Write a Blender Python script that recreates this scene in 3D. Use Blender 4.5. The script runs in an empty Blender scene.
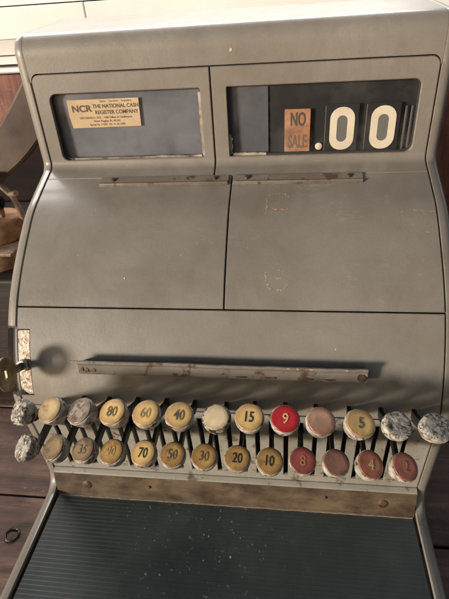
import bpy, bmesh, math, random
from mathutils import Vector, Matrix, geometry, noise as mnoise
random.seed(7)
R = math.radians
scn = bpy.context.scene
COL = scn.collection

# ------------------------------------------------------------------ materials
def srgb(r, g, b):
    f = lambda c: ((c/255+.055)/1.055)**2.4 if c/255 > .04045 else c/255/12.92
    return (f(r), f(g), f(b), 1)

def mat(name, base, dark=None, light=None, rough=.5, metal=0, scale=30, amt=.35, bump=.1, bscale=300,
        speck=None, speck_scale=120, speck_amt=.5, wear=None, wear_scale=18, wear_at=.62, wear_w=.06, spec=.5, coat=0,
        stretch=(1, 1, 1), jitter=0, edge=None, edge_amt=.8, crack=None, crack_scale=300, crack_w=.07, stain=None, scratch=None, grime=None, coat_rough=.25):
    m = bpy.data.materials.new(name); m.use_nodes = True
    nt = m.node_tree; N = nt.nodes; L = nt.links
    b = N['Principled BSDF']; tc = N.new('ShaderNodeTexCoord'); mp = N.new('ShaderNodeMapping')
    mp.inputs['Scale'].default_value = stretch
    L.new(tc.outputs['Object'], mp.inputs[0]); co = mp.outputs[0]
    if jitter:
        oi = N.new('ShaderNodeObjectInfo'); vm = N.new('ShaderNodeVectorMath'); vm.operation = 'ADD'
        cb = N.new('ShaderNodeCombineXYZ'); ml = N.new('ShaderNodeMath'); ml.operation = 'MULTIPLY'; ml.inputs[1].default_value = jitter
        L.new(oi.outputs['Random'], ml.inputs[0]); L.new(ml.outputs[0], cb.inputs[0]); L.new(ml.outputs[0], cb.inputs[1])
        L.new(co, vm.inputs[0]); L.new(cb.outputs[0], vm.inputs[1]); co = vm.outputs[0]
    def noise(s, d=6, r=.6):
        n = N.new('ShaderNodeTexNoise'); n.inputs['Scale'].default_value = s; n.inputs['Detail'].default_value = d
        n.inputs['Roughness'].default_value = r; L.new(co, n.inputs['Vector']); return n.outputs['Fac']
    def ramp(x, a, c):
        q = N.new('ShaderNodeMapRange'); q.inputs['From Min'].default_value = a; q.inputs['From Max'].default_value = c
        L.new(x, q.inputs['Value']); return q.outputs[0]
    def mix(f, a, c):
        q = N.new('ShaderNodeMix'); q.data_type = 'RGBA'
        if isinstance(f, float): q.inputs[0].default_value = f
        else: L.new(f, q.inputs[0])
        for i, v in ((6, a), (7, c)):
            if isinstance(v, tuple): q.inputs[i].default_value = v
            else: L.new(v, q.inputs[i])
        return q.outputs[2]
    def mul(x, k):
        q = N.new('ShaderNodeMath'); q.operation = 'MULTIPLY'; L.new(x, q.inputs[0]); q.inputs[1].default_value = k; return q.outputs[0]
    dark = dark or tuple(c*.7 for c in base[:3])+(1,)
    light = light or tuple(min(1, c*1.15) for c in base[:3])+(1,)
    n1 = noise(scale); n2 = noise(scale*5.3)
    c = mix(ramp(n1, .35, .68), dark, light); c = mix(1-amt, c, base)
    c = mix(mul(ramp(n2, .55, .75), amt*.5), c, dark)
    if wear:
        w = ramp(noise(wear_scale, 8, .7), wear_at, wear_at+wear_w); c = mix(w, c, wear)
    if stain:      # broad, streaky discolouration
        m2 = N.new('ShaderNodeMapping'); m2.inputs['Scale'].default_value = (5, 5, 2.2); L.new(tc.outputs['Object'], m2.inputs[0])
        ns = N.new('ShaderNodeTexNoise'); ns.inputs['Scale'].default_value = 2.2; ns.inputs['Detail'].default_value = 10; ns.inputs['Roughness'].default_value = .72
        ns.inputs['Distortion'].default_value = .8
        L.new(m2.outputs[0], ns.inputs['Vector']); c = mix(mul(ramp(ns.outputs['Fac'], .47, .70), .55), c, stain)
        c = mix(mul(ramp(noise(650, 2, .5), .45, .75), .22), c, dark)
        c = mix(mul(ramp(noise(55, 9, .8), .60, .72), .35), c, stain)
    if scratch:    # hairline scuffs in two directions
        for rz, sc2 in ((.35, (4, 4, 60)), (-1.1, (5, 50, 5))):
            mm = N.new('ShaderNodeMapping'); mm.inputs['Scale'].default_value = sc2; mm.inputs['Rotation'].default_value = (rz*.4, rz, .2); L.new(tc.outputs['Object'], mm.inputs[0])
            n0 = N.new('ShaderNodeTexNoise'); n0.inputs['Scale'].default_value = 3.2; n0.inputs['Detail'].default_value = 3; L.new(mm.outputs[0], n0.inputs['Vector'])
            sb = N.new('ShaderNodeMath'); sb.operation = 'SUBTRACT'; L.new(n0.outputs['Fac'], sb.inputs[0]); sb.inputs[1].default_value = .5
            ab = N.new('ShaderNodeMath'); ab.operation = 'ABSOLUTE'; L.new(sb.outputs[0], ab.inputs[0])
            sm = N.new('ShaderNodeMath'); sm.operation = 'MULTIPLY'; L.new(ramp(ab.outputs[0], .007, .002), sm.inputs[0]); L.new(ramp(noise(19, 5, .7), .55, .66), sm.inputs[1])
            c = mix(mul(sm.outputs[0], .45), c, scratch)
    if crack:      # flaking: dark gaps between curled flakes
        m3 = N.new('ShaderNodeMapping'); m3.inputs['Scale'].default_value = (.7, 1.5, 1.3); L.new(co, m3.inputs[0])
        nd = N.new('ShaderNodeTexNoise'); nd.inputs['Scale'].default_value = 140; nd.inputs['Detail'].default_value = 5; L.new(co, nd.inputs['Vector'])
        va = N.new('ShaderNodeVectorMath'); va.operation = 'MULTIPLY_ADD'; L.new(nd.outputs['Color'], va.inputs[0]); va.inputs[1].default_value = (.010,)*3; L.new(m3.outputs[0], va.inputs[2])
        vo = N.new('ShaderNodeTexVoronoi'); vo.feature = 'DISTANCE_TO_EDGE'; vo.inputs['Scale'].default_value = crack_scale; L.new(va.outputs[0], vo.inputs['Vector'])
        ce = N.new('ShaderNodeMath'); ce.operation = 'MULTIPLY'; L.new(ramp(vo.outputs['Distance'], crack_w, crack_w*.4), ce.inputs[0]); L.new(ramp(noise(95, 4, .6), .45, .60), ce.inputs[1])
        c = mix(ce.outputs[0], c, crack)
    if grime:      # handled edge of a round cap, dirtier toward the rim
        ln = N.new('ShaderNodeVectorMath'); ln.operation = 'LENGTH'; L.new(tc.outputs['Object'], ln.inputs[0])
        ad = N.new('ShaderNodeMath'); ad.operation = 'MULTIPLY_ADD'; L.new(noise(170, 5, .7), ad.inputs[0]); ad.inputs[1].default_value = .006; L.new(ln.outputs['Value'], ad.inputs[2])
        c = mix(mul(ramp(ad.outputs[0], .0088, .0136), .85), c, grime)
    if edge:       # rubbed edges; on the curved arm, a painted pale highlight
        bv = N.new('ShaderNodeBevel'); bv.samples = 4; bv.inputs['Radius'].default_value = .0015
        gm = N.new('ShaderNodeNewGeometry'); dt = N.new('ShaderNodeVectorMath'); dt.operation = 'DOT_PRODUCT'
        L.new(bv.outputs[0], dt.inputs[0]); L.new(gm.outputs['Normal'], dt.inputs[1])
        e0 = ramp(dt.outputs['Value'], .985, .86)
        em = N.new('ShaderNodeMath'); em.operation = 'MULTIPLY'; L.new(e0, em.inputs[0]); L.new(ramp(noise(48, 7, .75), .44, .58), em.inputs[1])
        c = mix(mul(em.outputs[0], edge_amt), c, edge)
    if speck:
        sp = ramp(noise(speck_scale, 3, .6), .62+.1*(1-speck_amt), .68+.1*(1-speck_amt)); c = mix(sp, c, speck)
    L.new(c, b.inputs['Base Color'])
    rr = N.new('ShaderNodeMapRange'); L.new(n2, rr.inputs['Value'])
    rr.inputs['To Min'].default_value = max(.03, rough-.12); rr.inputs['To Max'].default_value = min(1, rough+.14)
    L.new(rr.outputs[0], b.inputs['Roughness'])
    b.inputs['Metallic'].default_value = metal; b.inputs['Specular IOR Level'].default_value = spec
    if coat: b.inputs['Coat Weight'].default_value = coat; b.inputs['Coat Roughness'].default_value = coat_rough
    if bump:
        bp = N.new('ShaderNodeBump'); bp.inputs['Strength'].default_value = bump; bp.inputs['Distance'].default_value = .001
        L.new(noise(bscale, 4, .6), bp.inputs['Height']); L.new(bp.outputs[0], b.inputs['Normal'])
    m['h'] = 1
    return m

M = {}
PAINT = (.268, .237, .197, 1)
M['paint'] = mat('grey_enamel', PAINT, dark=(.172, .148, .119, 1), light=(.310, .279, .237, 1), rough=.45, scale=7, amt=.7, bump=.13, bscale=420,
                 speck=(.40, .355, .29, 1), speck_scale=230, speck_amt=.02, spec=.5, coat=.5, coat_rough=.16, stain=(.165, .128, .092, 1), edge=(.085, .05, .03, 1), edge_amt=.75, scratch=(.42, .38, .32, 1))
M['paint_lt'] = mat('pale_grey_enamel', (.34, .315, .26, 1), rough=.45, scale=20, amt=.5, bump=.12, wear=(.11, .08, .055, 1), wear_scale=50, wear_at=.57, stain=(.15, .12, .085, 1), edge=(.09, .06, .035, 1))
M['rim'] = M['paint']
M['strip'] = mat('worn_strip_enamel', (.215, .185, .148, 1), rough=.4, scale=40, amt=.6, bump=.2, wear=(.09, .045, .024, 1), wear_scale=60, wear_at=.56, stain=(.15, .105, .07, 1), edge=(.10, .045, .02, 1), edge_amt=1.0)
M['black'] = mat('black_void', (.008, .007, .006, 1), rough=.8, amt=.2, bump=0)
M['well'] = mat('dark_well', (.010, .009, .009, 1), rough=.7, amt=.4, scale=30, bump=.05)
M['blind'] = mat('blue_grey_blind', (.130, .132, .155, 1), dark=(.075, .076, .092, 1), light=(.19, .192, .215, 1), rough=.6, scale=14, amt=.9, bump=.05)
M['blind_dark'] = mat('dark_grey_blind', (.085, .086, .10, 1), dark=(.055, .055, .065, 1), light=(.12, .12, .14, 1), rough=.6, scale=18, amt=.8, bump=.05)  # darker blue-grey for the right-hand blind
M['orange'] = mat('faded_orange_card', (.31, .115, .048, 1), dark=(.17, .058, .028, 1), light=(.56, .30, .16, 1), rough=.6, scale=45, amt=.8, bump=.05)
M['cream'] = mat('cream_print', (.74, .64, .48, 1), rough=.6, scale=50, amt=.3, bump=0)
M['digit_dark'] = mat('grey_print', (.14, .14, .125, 1), rough=.7, amt=.3, bump=0)
M['flag'] = mat('flag_plate', (.018, .017, .016, 1), rough=.5, scale=60, amt=.5, bump=0)
M['paper'] = mat('yellowed_paper', (.66, .48, .28, 1), dark=(.52, .36, .19, 1), light=(.74, .57, .36, 1), rough=.8, scale=40, amt=.5, bump=.05)
M['ink'] = mat('ink', (.09, .07, .05, 1), rough=.8, amt=.2, bump=0)
M['ink_faint'] = mat('faint_ink', (.18, .125, .075, 1), rough=.8, amt=.2, bump=0)
M['gasket'] = mat('peeling_gasket', (.32, .235, .15, 1), dark=(.05, .04, .035, 1), light=(.6, .5, .38, 1), rough=.7, scale=45, amt=.9, bump=.3)
M['gasket_dark'] = mat('dark_gasket', (.03, .028, .026, 1), rough=.6, scale=60, amt=.5, bump=.1, wear=(.3, .24, .17, 1), wear_scale=35, wear_at=.66)
M['rust'] = mat('rusty_rail', (.095, .060, .033, 1), dark=(.035, .02, .011, 1), light=(.165, .115, .066, 1), rough=.6, scale=55, amt=.85, bump=.35, bscale=220,
                wear=(.09, .05, .028, 1), wear_scale=35, wear_at=.6, stretch=(.6, 1, 1))
M['rust_screw'] = mat('rusty_screw', (.085, .04, .025, 1), dark=(.03, .017, .011, 1), light=(.17, .09, .055, 1), rough=.6, metal=.3, scale=150, amt=.8, bump=.4)
M['steel'] = mat('dull_steel', (.42, .40, .37, 1), rough=.35, metal=.9, scale=90, amt=.7, bump=.2)
M['stem'] = mat('blackened_lever', (.022, .019, .016, 1), rough=.5, metal=.5, scale=90, amt=.6, bump=.2)
M['pitted'] = mat('pitted_plate', (.52, .42, .31, 1), dark=(.20, .12, .07, 1), light=(.74, .66, .56, 1), rough=.45, metal=.35, scale=330, amt=1.0, bump=.9, bscale=420,
                  wear=(.17, .09, .05, 1), wear_scale=260, wear_at=.56)
M['brass'] = mat('tarnished_brass', (.34, .27, .15, 1), dark=(.16, .12, .065, 1), light=(.46, .37, .21, 1), rough=.42, metal=.7, scale=120, amt=.8, bump=.25, bscale=500)
M['glue'] = mat('old_glue', (.42, .29, .185, 1), dark=(.30, .22, .15, 1), light=(.52, .38, .26, 1), rough=.8, scale=250, amt=.9, bump=.3)
M['chip'] = mat('pale_chip', (.62, .52, .38, 1), rough=.8, bump=0)
M['skirt'] = mat('crazed_white_plastic', (.42, .36, .29, 1), dark=(.16, .125, .09, 1), light=(.60, .54, .46, 1), rough=.5, scale=150, amt=1.0, bump=.7, bscale=260,
                 wear=(.03, .025, .02, 1), wear_scale=140, wear_at=.57, wear_w=.03, jitter=9)
M['skirt_black'] = mat('chipped_black_plastic', (.30, .26, .21, 1), dark=(.06, .05, .04, 1), light=(.62, .56, .47, 1), rough=.6, scale=160, amt=1.0, bump=.8, bscale=300, wear=(.02, .017, .014, 1), wear_scale=170, wear_at=.47, wear_w=.04, jitter=9)
M['crust'] = mat('crumbling_plastic', (.44, .38, .31, 1), dark=(.20, .165, .13, 1), light=(.66, .60, .51, 1), rough=.85, scale=210, amt=1.0, bump=.9, bscale=500, jitter=9,
                 crack=(.03, .024, .018, 1), crack_scale=260, crack_w=.13, wear=(.035, .028, .022, 1), wear_scale=150, wear_at=.545, wear_w=.03)
def face(name, base, wear=None, at=.6, sc=110, amt=.6):
    d = tuple(c*.62 for c in base[:3])+(1,)
    M[name] = mat(name, base, dark=d, rough=.36, scale=70, amt=amt, bump=.12, bscale=300, wear=wear, wear_scale=sc, wear_at=at, wear_w=.1, jitter=9, coat=.15, grime=(base[0]*.34, base[1]*.27, base[2]*.24, 1))
face('face_yellow', (.72, .48, .19, 1), (.42, .25, .08, 1), .62)
face('face_ochre', (.47, .285, .095, 1), (.26, .145, .055, 1), .54, 100, .8)
face('face_dull', (.33, .235, .125, 1), (.15, .10, .06, 1), .52, 140, .9)
face('face_pale', (.78, .62, .38, 1), (.05, .04, .03, 1), .66, 90)
face('face_cream', (.53, .39, .20, 1), (.27, .17, .08, 1), .53, 90)
face('face_red', (.56, .03, .035, 1), (.45, .03, .03, 1), .66, 60, .35)
face('face_dullred', (.36, .095, .08, 1), (.20, .07, .055, 1), .6)
face('face_brownred', (.33, .165, .12, 1), (.34, .18, .12, 1), .52, 90, .8)
face('face_orange_red', (.55, .19, .12, 1), (.46, .24, .14, 1), .53, 80, .8)
face('face_pink', (.52, .29, .19, 1), (.56, .36, .24, 1), .52, 70, .8)
face('face_grey', (.40, .34, .27, 1), (.13, .085, .055, 1), .50, 170, .9)
M['n_dark'] = mat('numeral_dark', (.03, .024, .018, 1), rough=.5, bump=0)
M['n_mid'] = mat('numeral_worn', (.12, .085, .05, 1), rough=.6, bump=0, wear=(.3, .2, .09, 1), wear_scale=300, wear_at=.55)
M['n_faint'] = mat('numeral_faint', (.30, .195, .085, 1), rough=.6, bump=0, wear=(.42, .28, .12, 1), wear_scale=300, wear_at=.5)
M['n_cream'] = mat('numeral_cream', (.72, .52, .25, 1), rough=.6, bump=0)
M['n_pinkish'] = mat('numeral_pale_red', (.46, .19, .10, 1), rough=.6, bump=0)

def wood(name, c1, c2, c3, sx=1, rough=.6):
    m = bpy.data.materials.new(name); m.use_nodes = True
    nt = m.node_tree; N = nt.nodes; L = nt.links; b = N['Principled BSDF']
    tc = N.new('ShaderNodeTexCoord'); mp = N.new('ShaderNodeMapping'); L.new(tc.outputs['Object'], mp.inputs[0])
    mp.inputs['Scale'].default_value = (1.2, 14, 14) if sx else (14, 14, 1.2)
    n = N.new('ShaderNodeTexNoise'); n.inputs['Scale'].default_value = 5; n.inputs['Detail'].default_value = 9; n.inputs['Roughness'].default_value = .68
    n.inputs['Distortion'].default_value = .6
    L.new(mp.outputs[0], n.inputs['Vector'])
    n2 = N.new('ShaderNodeTexNoise'); n2.inputs['Scale'].default_value = 14; n2.inputs['Detail'].default_value = 8; n2.inputs['Roughness'].default_value = .7
    L.new(tc.outputs['Object'], n2.inputs['Vector'])
    r = N.new('ShaderNodeValToRGB'); e = r.color_ramp.elements
    e[0].position = .34; e[0].color = c1; e[1].position = .68; e[1].color = c3
    k = e.new(.5); k.color = c2
    L.new(n.outputs['Fac'], r.inputs[0])
    mx = N.new('ShaderNodeMix'); mx.data_type = 'RGBA'; mr = N.new('ShaderNodeMapRange')
    mr.inputs['From Min'].default_value = .45; mr.inputs['From Max'].default_value = .7; mr.inputs['To Max'].default_value = .8
    L.new(n2.outputs['Fac'], mr.inputs['Value']); L.new(mr.outputs[0], mx.inputs[0]); L.new(r.outputs[0], mx.inputs[6])
    mx.inputs[7].default_value = tuple(c*.55 for c in c1[:3])+(1,)
    n3 = N.new('ShaderNodeTexNoise'); n3.inputs['Scale'].default_value = 95; n3.inputs['Detail'].default_value = 2
    L.new(tc.outputs['Object'], n3.inputs['Vector']); m3 = N.new('ShaderNodeMapRange')
    m3.inputs['From Min'].default_value = .70; m3.inputs['From Max'].default_value = .76; m3.inputs['To Max'].default_value = .3
    L.new(n3.outputs['Fac'], m3.inputs['Value']); my = N.new('ShaderNodeMix'); my.data_type = 'RGBA'
    L.new(m3.outputs[0], my.inputs[0]); L.new(mx.outputs[2], my.inputs[6]); my.inputs[7].default_value = tuple(min(1, c*2.2) for c in c3[:3])+(1,)
    L.new(my.outputs[2], b.inputs['Base Color']); b.inputs['Roughness'].default_value = rough
    bp = N.new('ShaderNodeBump'); bp.inputs['Strength'].default_value = .7; bp.inputs['Distance'].default_value = .002
    L.new(n.outputs['Fac'], bp.inputs['Height']); L.new(bp.outputs[0], b.inputs['Normal'])
    return m
M['floor'] = wood('old_floor_wood', (.04, .02, .014, 1), (.115, .058, .04, 1), (.22, .125, .09, 1))
M['redwood'] = wood('red_brown_wood', (.10, .03, .02, 1), (.21, .072, .045, 1), (.30, .12, .075, 1), sx=0)
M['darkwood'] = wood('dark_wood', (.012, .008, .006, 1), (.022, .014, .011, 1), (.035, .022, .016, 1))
M['armwood'] = wood('grey_brown_wood', (.062, .040, .026, 1), (.075, .049, .032, 1), (.088, .060, .041, 1), sx=0)
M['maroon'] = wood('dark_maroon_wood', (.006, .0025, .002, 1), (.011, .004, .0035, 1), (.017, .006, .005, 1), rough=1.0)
M['armwood'] = mat('brown_arm_lit_edge', (.075, .047, .031, 1), dark=(.04, .024, .016, 1), light=(.13, .088, .06, 1), rough=.6, scale=14, amt=.8, bump=.2, bscale=120, edge=(.34, .25, .18, 1), edge_amt=.6)  # pale edge colour paints in the highlight along the arm's edges
M['endgrain'] = wood('tan_end_grain', (.14, .07, .035, 1), (.29, .15, .07, 1), (.42, .235, .12, 1))
M['white'] = mat('white_gloss_paint', (.86, .83, .78, 1), rough=.4, scale=6, amt=.25, bump=.08, bscale=60)
M['iron'] = mat('pale_brown_iron', (.25, .17, .12, 1), dark=(.13, .08, .05, 1), rough=.5, metal=.3, scale=120, amt=.6, bump=.3)
M['spring'] = mat('black_spring_steel', (.06, .055, .045, 1), rough=.35, metal=.8, scale=90, amt=.5, bump=.1)
M['green'] = mat('green_paint', (.03, .16, .06, 1), rough=.5, bump=.1)

# rubber mat: fine moulded grid, dusty
def rubber():
    m = bpy.data.materials.new('ribbed_rubber'); m.use_nodes = True
    nt = m.node_tree; N = nt.nodes; L = nt.links; b = N['Principled BSDF']
    tc = N.new('ShaderNodeTexCoord'); sx = N.new('ShaderNodeSeparateXYZ'); L.new(tc.outputs['Object'], sx.inputs[0])
    def wave(out, pitch):
        a = N.new('ShaderNodeMath'); a.operation = 'MULTIPLY'; a.inputs[1].default_value = 2*math.pi/pitch; L.new(out, a.inputs[0])
        s = N.new('ShaderNodeMath'); s.operation = 'SINE'; L.new(a.outputs[0], s.inputs[0])
        q = N.new('ShaderNodeMapRange'); q.inputs['From Min'].default_value = .55; q.inputs['From Max'].default_value = 1
        L.new(s.outputs[0], q.inputs['Value']); return q.outputs[0]
    wy = wave(sx.outputs['Y'], .0041); wx = wave(sx.outputs['X'], .0022)
    mxm = N.new('ShaderNodeMath'); mxm.operation = 'MAXIMUM'; L.new(wy, mxm.inputs[0])
    hx = N.new('ShaderNodeMath'); hx.operation = 'MULTIPLY'; hx.inputs[1].default_value = .4; L.new(wx, hx.inputs[0]); L.new(hx.outputs[0], mxm.inputs[1])
    def noise(s, d, lo, hi, to=1.0):
        n = N.new('ShaderNodeTexNoise'); n.inputs['Scale'].default_value = s; n.inputs['Detail'].default_value = d; n.inputs['Roughness'].default_value = .65
        L.new(tc.outputs['Object'], n.inputs['Vector'])
        q = N.new('ShaderNodeMapRange'); q.inputs['From Min'].default_value = lo; q.inputs['From Max'].default_value = hi; q.inputs['To Max'].default_value = to
        L.new(n.outputs['Fac'], q.inputs['Value']); return q.outputs[0]
    def mix(f, a, c):
        q = N.new('ShaderNodeMix'); q.data_type = 'RGBA'; L.new(f, q.inputs[0])
        for i, v in ((6, a), (7, c)):
            if isinstance(v, tuple): q.inputs[i].default_value = v
            else: L.new(v, q.inputs[i])
        return q.outputs[2]
    c = mix(noise(9, 6, .35, .7), (.030, .044, .045, 1), (.066, .080, .076, 1))
    # rib tops turn lighter and warmer toward the left end
    lf = N.new('ShaderNodeMapRange'); lf.inputs['From Min'].default_value = -.06; lf.inputs['From Max'].default_value = -.17; L.new(sx.outputs['X'], lf.inputs['Value'])
    rb = N.new('ShaderNodeMath'); rb.operation = 'MULTIPLY'; L.new(mxm.outputs[0], rb.inputs[0]); L.new(lf.outputs[0], rb.inputs[1])
    rc = N.new('ShaderNodeMath'); rc.operation = 'MULTIPLY'; rc.inputs[1].default_value = .6; L.new(rb.outputs[0], rc.inputs[0])
    c = mix(rc.outputs[0], c, (.24, .215, .18, 1))
    c = mix(noise(420, 2, .73, .78, .6), c, (.32, .33, .32, 1))
    c = mix(noise(26, 8, .52, .75, .45), c, (.11, .115, .105, 1))
    ds = N.new('ShaderNodeVectorMath'); ds.operation = 'DISTANCE'; L.new(tc.outputs['Object'], ds.inputs[0]); ds.inputs[1].default_value = (-.03, -.085, .04)
    dm = N.new('ShaderNodeMapRange'); dm.inputs['From Min'].default_value = .10; dm.inputs['From Max'].default_value = .02; L.new(ds.outputs['Value'], dm.inputs['Value'])
    sc_ = N.new('ShaderNodeMath'); sc_.operation = 'MULTIPLY'; L.new(dm.outputs[0], sc_.inputs[0]); L.new(noise(210, 4, .655, .69, .95), sc_.inputs[1])
    c = mix(sc_.outputs[0], c, (.50, .54, .54, 1))
    L.new(c, b.inputs['Base Color']); b.inputs['Roughness'].default_value = .5; b.inputs['Specular IOR Level'].default_value = .35
    bp = N.new('ShaderNodeBump'); bp.inputs['Strength'].default_value = .13; bp.inputs['Distance'].default_value = .0005
    L.new(mxm.outputs[0], bp.inputs['Height']); L.new(bp.outputs[0], b.inputs['Normal'])
    return m
M['rubber'] = rubber()
def glass():
    m = bpy.data.materials.new('window_glass'); m.use_nodes = True
    nt = m.node_tree; N = nt.nodes; L = nt.links; N.remove(N['Principled BSDF'])
    t = N.new('ShaderNodeBsdfTransparent'); g = N.new('ShaderNodeBsdfGlossy'); g.inputs['Roughness'].default_value = .12
    d = N.new('ShaderNodeBsdfDiffuse'); d.inputs['Color'].default_value = (.5, .47, .44, 1)
    f = N.new('ShaderNodeFresnel'); ge = N.new('ShaderNodeNewGeometry'); io = N.new('ShaderNodeMapRange')   # a thin pane reflects alike from both faces
    io.inputs['To Min'].default_value = 1.5; io.inputs['To Max'].default_value = 1/1.5
    L.new(ge.outputs['Backfacing'], io.inputs['Value']); L.new(io.outputs[0], f.inputs['IOR'])
    m1 = N.new('ShaderNodeMixShader'); m2 = N.new('ShaderNodeMixShader')
    n = N.new('ShaderNodeTexNoise'); n.inputs['Scale'].default_value = 14; n.inputs['Detail'].default_value = 12; n.inputs['Roughness'].default_value = .7
    q = N.new('ShaderNodeMapRange'); q.inputs['From Min'].default_value = .42; q.inputs['From Max'].default_value = .72; q.inputs['To Min'].default_value = .004; q.inputs['To Max'].default_value = .12
    tc = N.new('ShaderNodeTexCoord'); L.new(tc.outputs['Object'], n.inputs['Vector']); L.new(n.outputs['Fac'], q.inputs['Value'])
    L.new(f.outputs[0], m1.inputs[0]); L.new(t.outputs[0], m1.inputs[1]); L.new(g.outputs[0], m1.inputs[2])
    L.new(q.outputs[0], m2.inputs[0]); L.new(m1.outputs[0], m2.inputs[1]); L.new(d.outputs[0], m2.inputs[2])
    L.new(m2.outputs[0], N['Material Output'].inputs['Surface'])
    return m
M['glass'] = glass()

# ------------------------------------------------------------------ object helpers
def empty(name, loc, label, cat, group=None):
    o = bpy.data.objects.new(name, None); COL.objects.link(o); o.location = loc
    o.empty_display_size = .05
    tag(o, label, cat, group); return o
def tag(o, label=None, cat=None, group=None, kind=None):
    if label: o['label'] = label
    if cat: o['category'] = cat
    if group: o['group'] = group
    if kind: o['kind'] = kind
    return o
def link(name, me, m, parent=None, loc=None):
    o = bpy.data.objects.new(name, me); COL.objects.link(o)
    if m: me.materials.clear(); me.materials.append(m)
    if parent: o.parent = parent
    if loc is not None: o.location = loc
    return o
def build(name, bm, m, parent=None, loc=None, angle=38, sharp=False, recalc=True):
    if recalc: bmesh.ops.recalc_face_normals(bm, faces=bm.faces[:])
    me = bpy.data.meshes.new(name); bm.to_mesh(me); bm.free()
    for p in me.polygons: p.use_smooth = True
    me.set_sharp_from_angle(angle=R(12 if sharp else angle))
    return link(name, me, m, parent, loc)

def rrect(x0, x1, y0, y1, r, n=6):
    """rounded rectangle; r = radius or radii (x0y0, x1y0, x1y1, x0y1)"""
    if not isinstance(r, (tuple, list)): r = (r,)*4
    pts = []
    for (cx, cy, sx, sy, a0, rr) in ((x0, y0, 1, 1, 180, r[0]), (x1, y0, -1, 1, 270, r[1]), (x1, y1, -1, -1, 0, r[2]), (x0, y1, 1, -1, 90, r[3])):
        if rr <= 0: pts.append((cx, cy)); continue
        for k in range(n+1):
            a = R(a0+90*k/n); pts.append((cx+sx*rr+rr*math.cos(a), cy+sy*rr+rr*math.sin(a)))
    return pts
def area(p): return sum(p[i-1][0]*p[i][1]-p[i][0]*p[i-1][1] for i in range(len(p)))/2
def inset(p, b):
    """move every vertex to the left of its travel direction by b (inwards for ccw)"""
    out = []; n = len(p)
    for i in range(n):
        a, c, d = Vector(p[i-1]), Vector(p[i]), Vector(p[(i+1) % n])
        e1 = (c-a).normalized(); e2 = (d-c).normalized()
        n1 = Vector((-e1.y, e1.x)); n2 = Vector((-e2.y, e2.x)); mm = n1+n2
        if mm.length < 1e-6: mm = n1
        mm.normalize(); k = b/max(.4, mm.dot(n1)); out.append((c.x+mm.x*k, c.y+mm.y*k))
    return out
def plate(outline, holes=(), d0=-.003, d1=0, ch=.0005, bm=None):
    bm = bm or bmesh.new()
    loops = []
    for i, p in enumerate([outline]+list(holes)):
        p = [tuple(q) for q in p]
        if (area(p) > 0) != (i == 0): p = p[::-1]
        loops.append(p)
    ins = [inset(p, ch) for p in loops] if ch else loops
    top, bot, mid = [], [], []
    for p, q in zip(loops, ins):
        top.append([bm.verts.new((x, y, d1)) for x, y in q])
        mid.append([bm.verts.new((x, y, d1-ch)) for x, y in p] if ch else top[-1])
        bot.append([bm.verts.new((x, y, d0)) for x, y in p])
    for arr, src in ((top, ins), (bot, loops)):
        flat = [v for a in arr for v in a]
        for t in geometry.tessellate_polygon([[Vector((x, y, 0)) for x, y in p] for p in src]):
            try: bm.faces.new([flat[i] for i in t])
            except ValueError: pass
    for a in range(len(loops)):
        n = len(loops[a])
        for i in range(n):
            j = (i+1) % n
            if ch: bm.faces.new((mid[a][i], mid[a][j], top[a][j], top[a][i]))
            bm.faces.new((bot[a][i], bot[a][j], mid[a][j], mid[a][i]))
    return bm
def box(bm, lo, hi):
    vs = [bm.verts.new((x, y, z)) for x in (lo[0], hi[0]) for y in (lo[1], hi[1]) for z in (lo[2], hi[2])]
    for f in ((0, 1, 3, 2), (4, 6, 7, 5), (0, 4, 5, 1), (2, 3, 7, 6), (0, 2, 6, 4), (1, 5, 7, 3)): bm.faces.new([vs[i] for i in f])
def bev_box(bm, lo, hi, w=.001, seg=2):
    b2 = bmesh.new(); box(b2, lo, hi)
    bmesh.ops.bevel(b2, geom=b2.edges[:], offset=w, segments=seg, affect='EDGES', profile=.5)
    me = bpy.data.meshes.new('tmp'); b2.to_mesh(me); b2.free(); bm.from_mesh(me); bpy.data.meshes.remove(me)
def lathe(bm, prof, n=40, ax=Matrix.Identity(4)):
    """prof: (r, h) from bottom to top; closed caps where r == 0"""
    rings = []
    for r, h in prof:
        if r < 1e-7: rings.append([bm.verts.new(ax @ Vector((0, 0, h)))])
        else: rings.append([bm.verts.new(ax @ Vector((r*math.cos(2*math.pi*k/n), r*math.sin(2*math.pi*k/n), h))) for k in range(n)])
    for a, b in zip(rings, rings[1:]):
        for k in range(n):
            j = (k+1) % n
            if len(a) == 1: bm.faces.new((a[0], b[j], b[k]))
            elif len(b) == 1: bm.faces.new((a[k], a[j], b[0]))
            else: bm.faces.new((a[k], a[j], b[j], b[k]))
def tube(bm, pts, rad, n=10, flat=1.0):
    pts = [Vector(p) for p in pts]; rings = []; up = Vector((.1, .2, 1)).normalized()
    for i, p in enumerate(pts):
        t = (pts[min(i+1, len(pts)-1)]-pts[max(i-1, 0)]).normalized()
        s = t.cross(up)
        if s.length < .05: s = t.cross(Vector((1, 0, 0)))
        s.normalize(); u = s.cross(t).normalized(); r = rad[i] if isinstance(rad, (list, tuple)) else rad
        rings.append([bm.verts.new(p+s*r*math.cos(2*math.pi*k/n)+u*r*flat*math.sin(2*math.pi*k/n)) for k in range(n)])
    for a, b in zip(rings, rings[1:]):
        for k in range(n): bm.faces.new((a[k], a[(k+1) % n], b[(k+1) % n], b[k]))
    bm.faces.new(rings[0][::-1]); bm.faces.new(rings[-1])
_tc = {}
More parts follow.
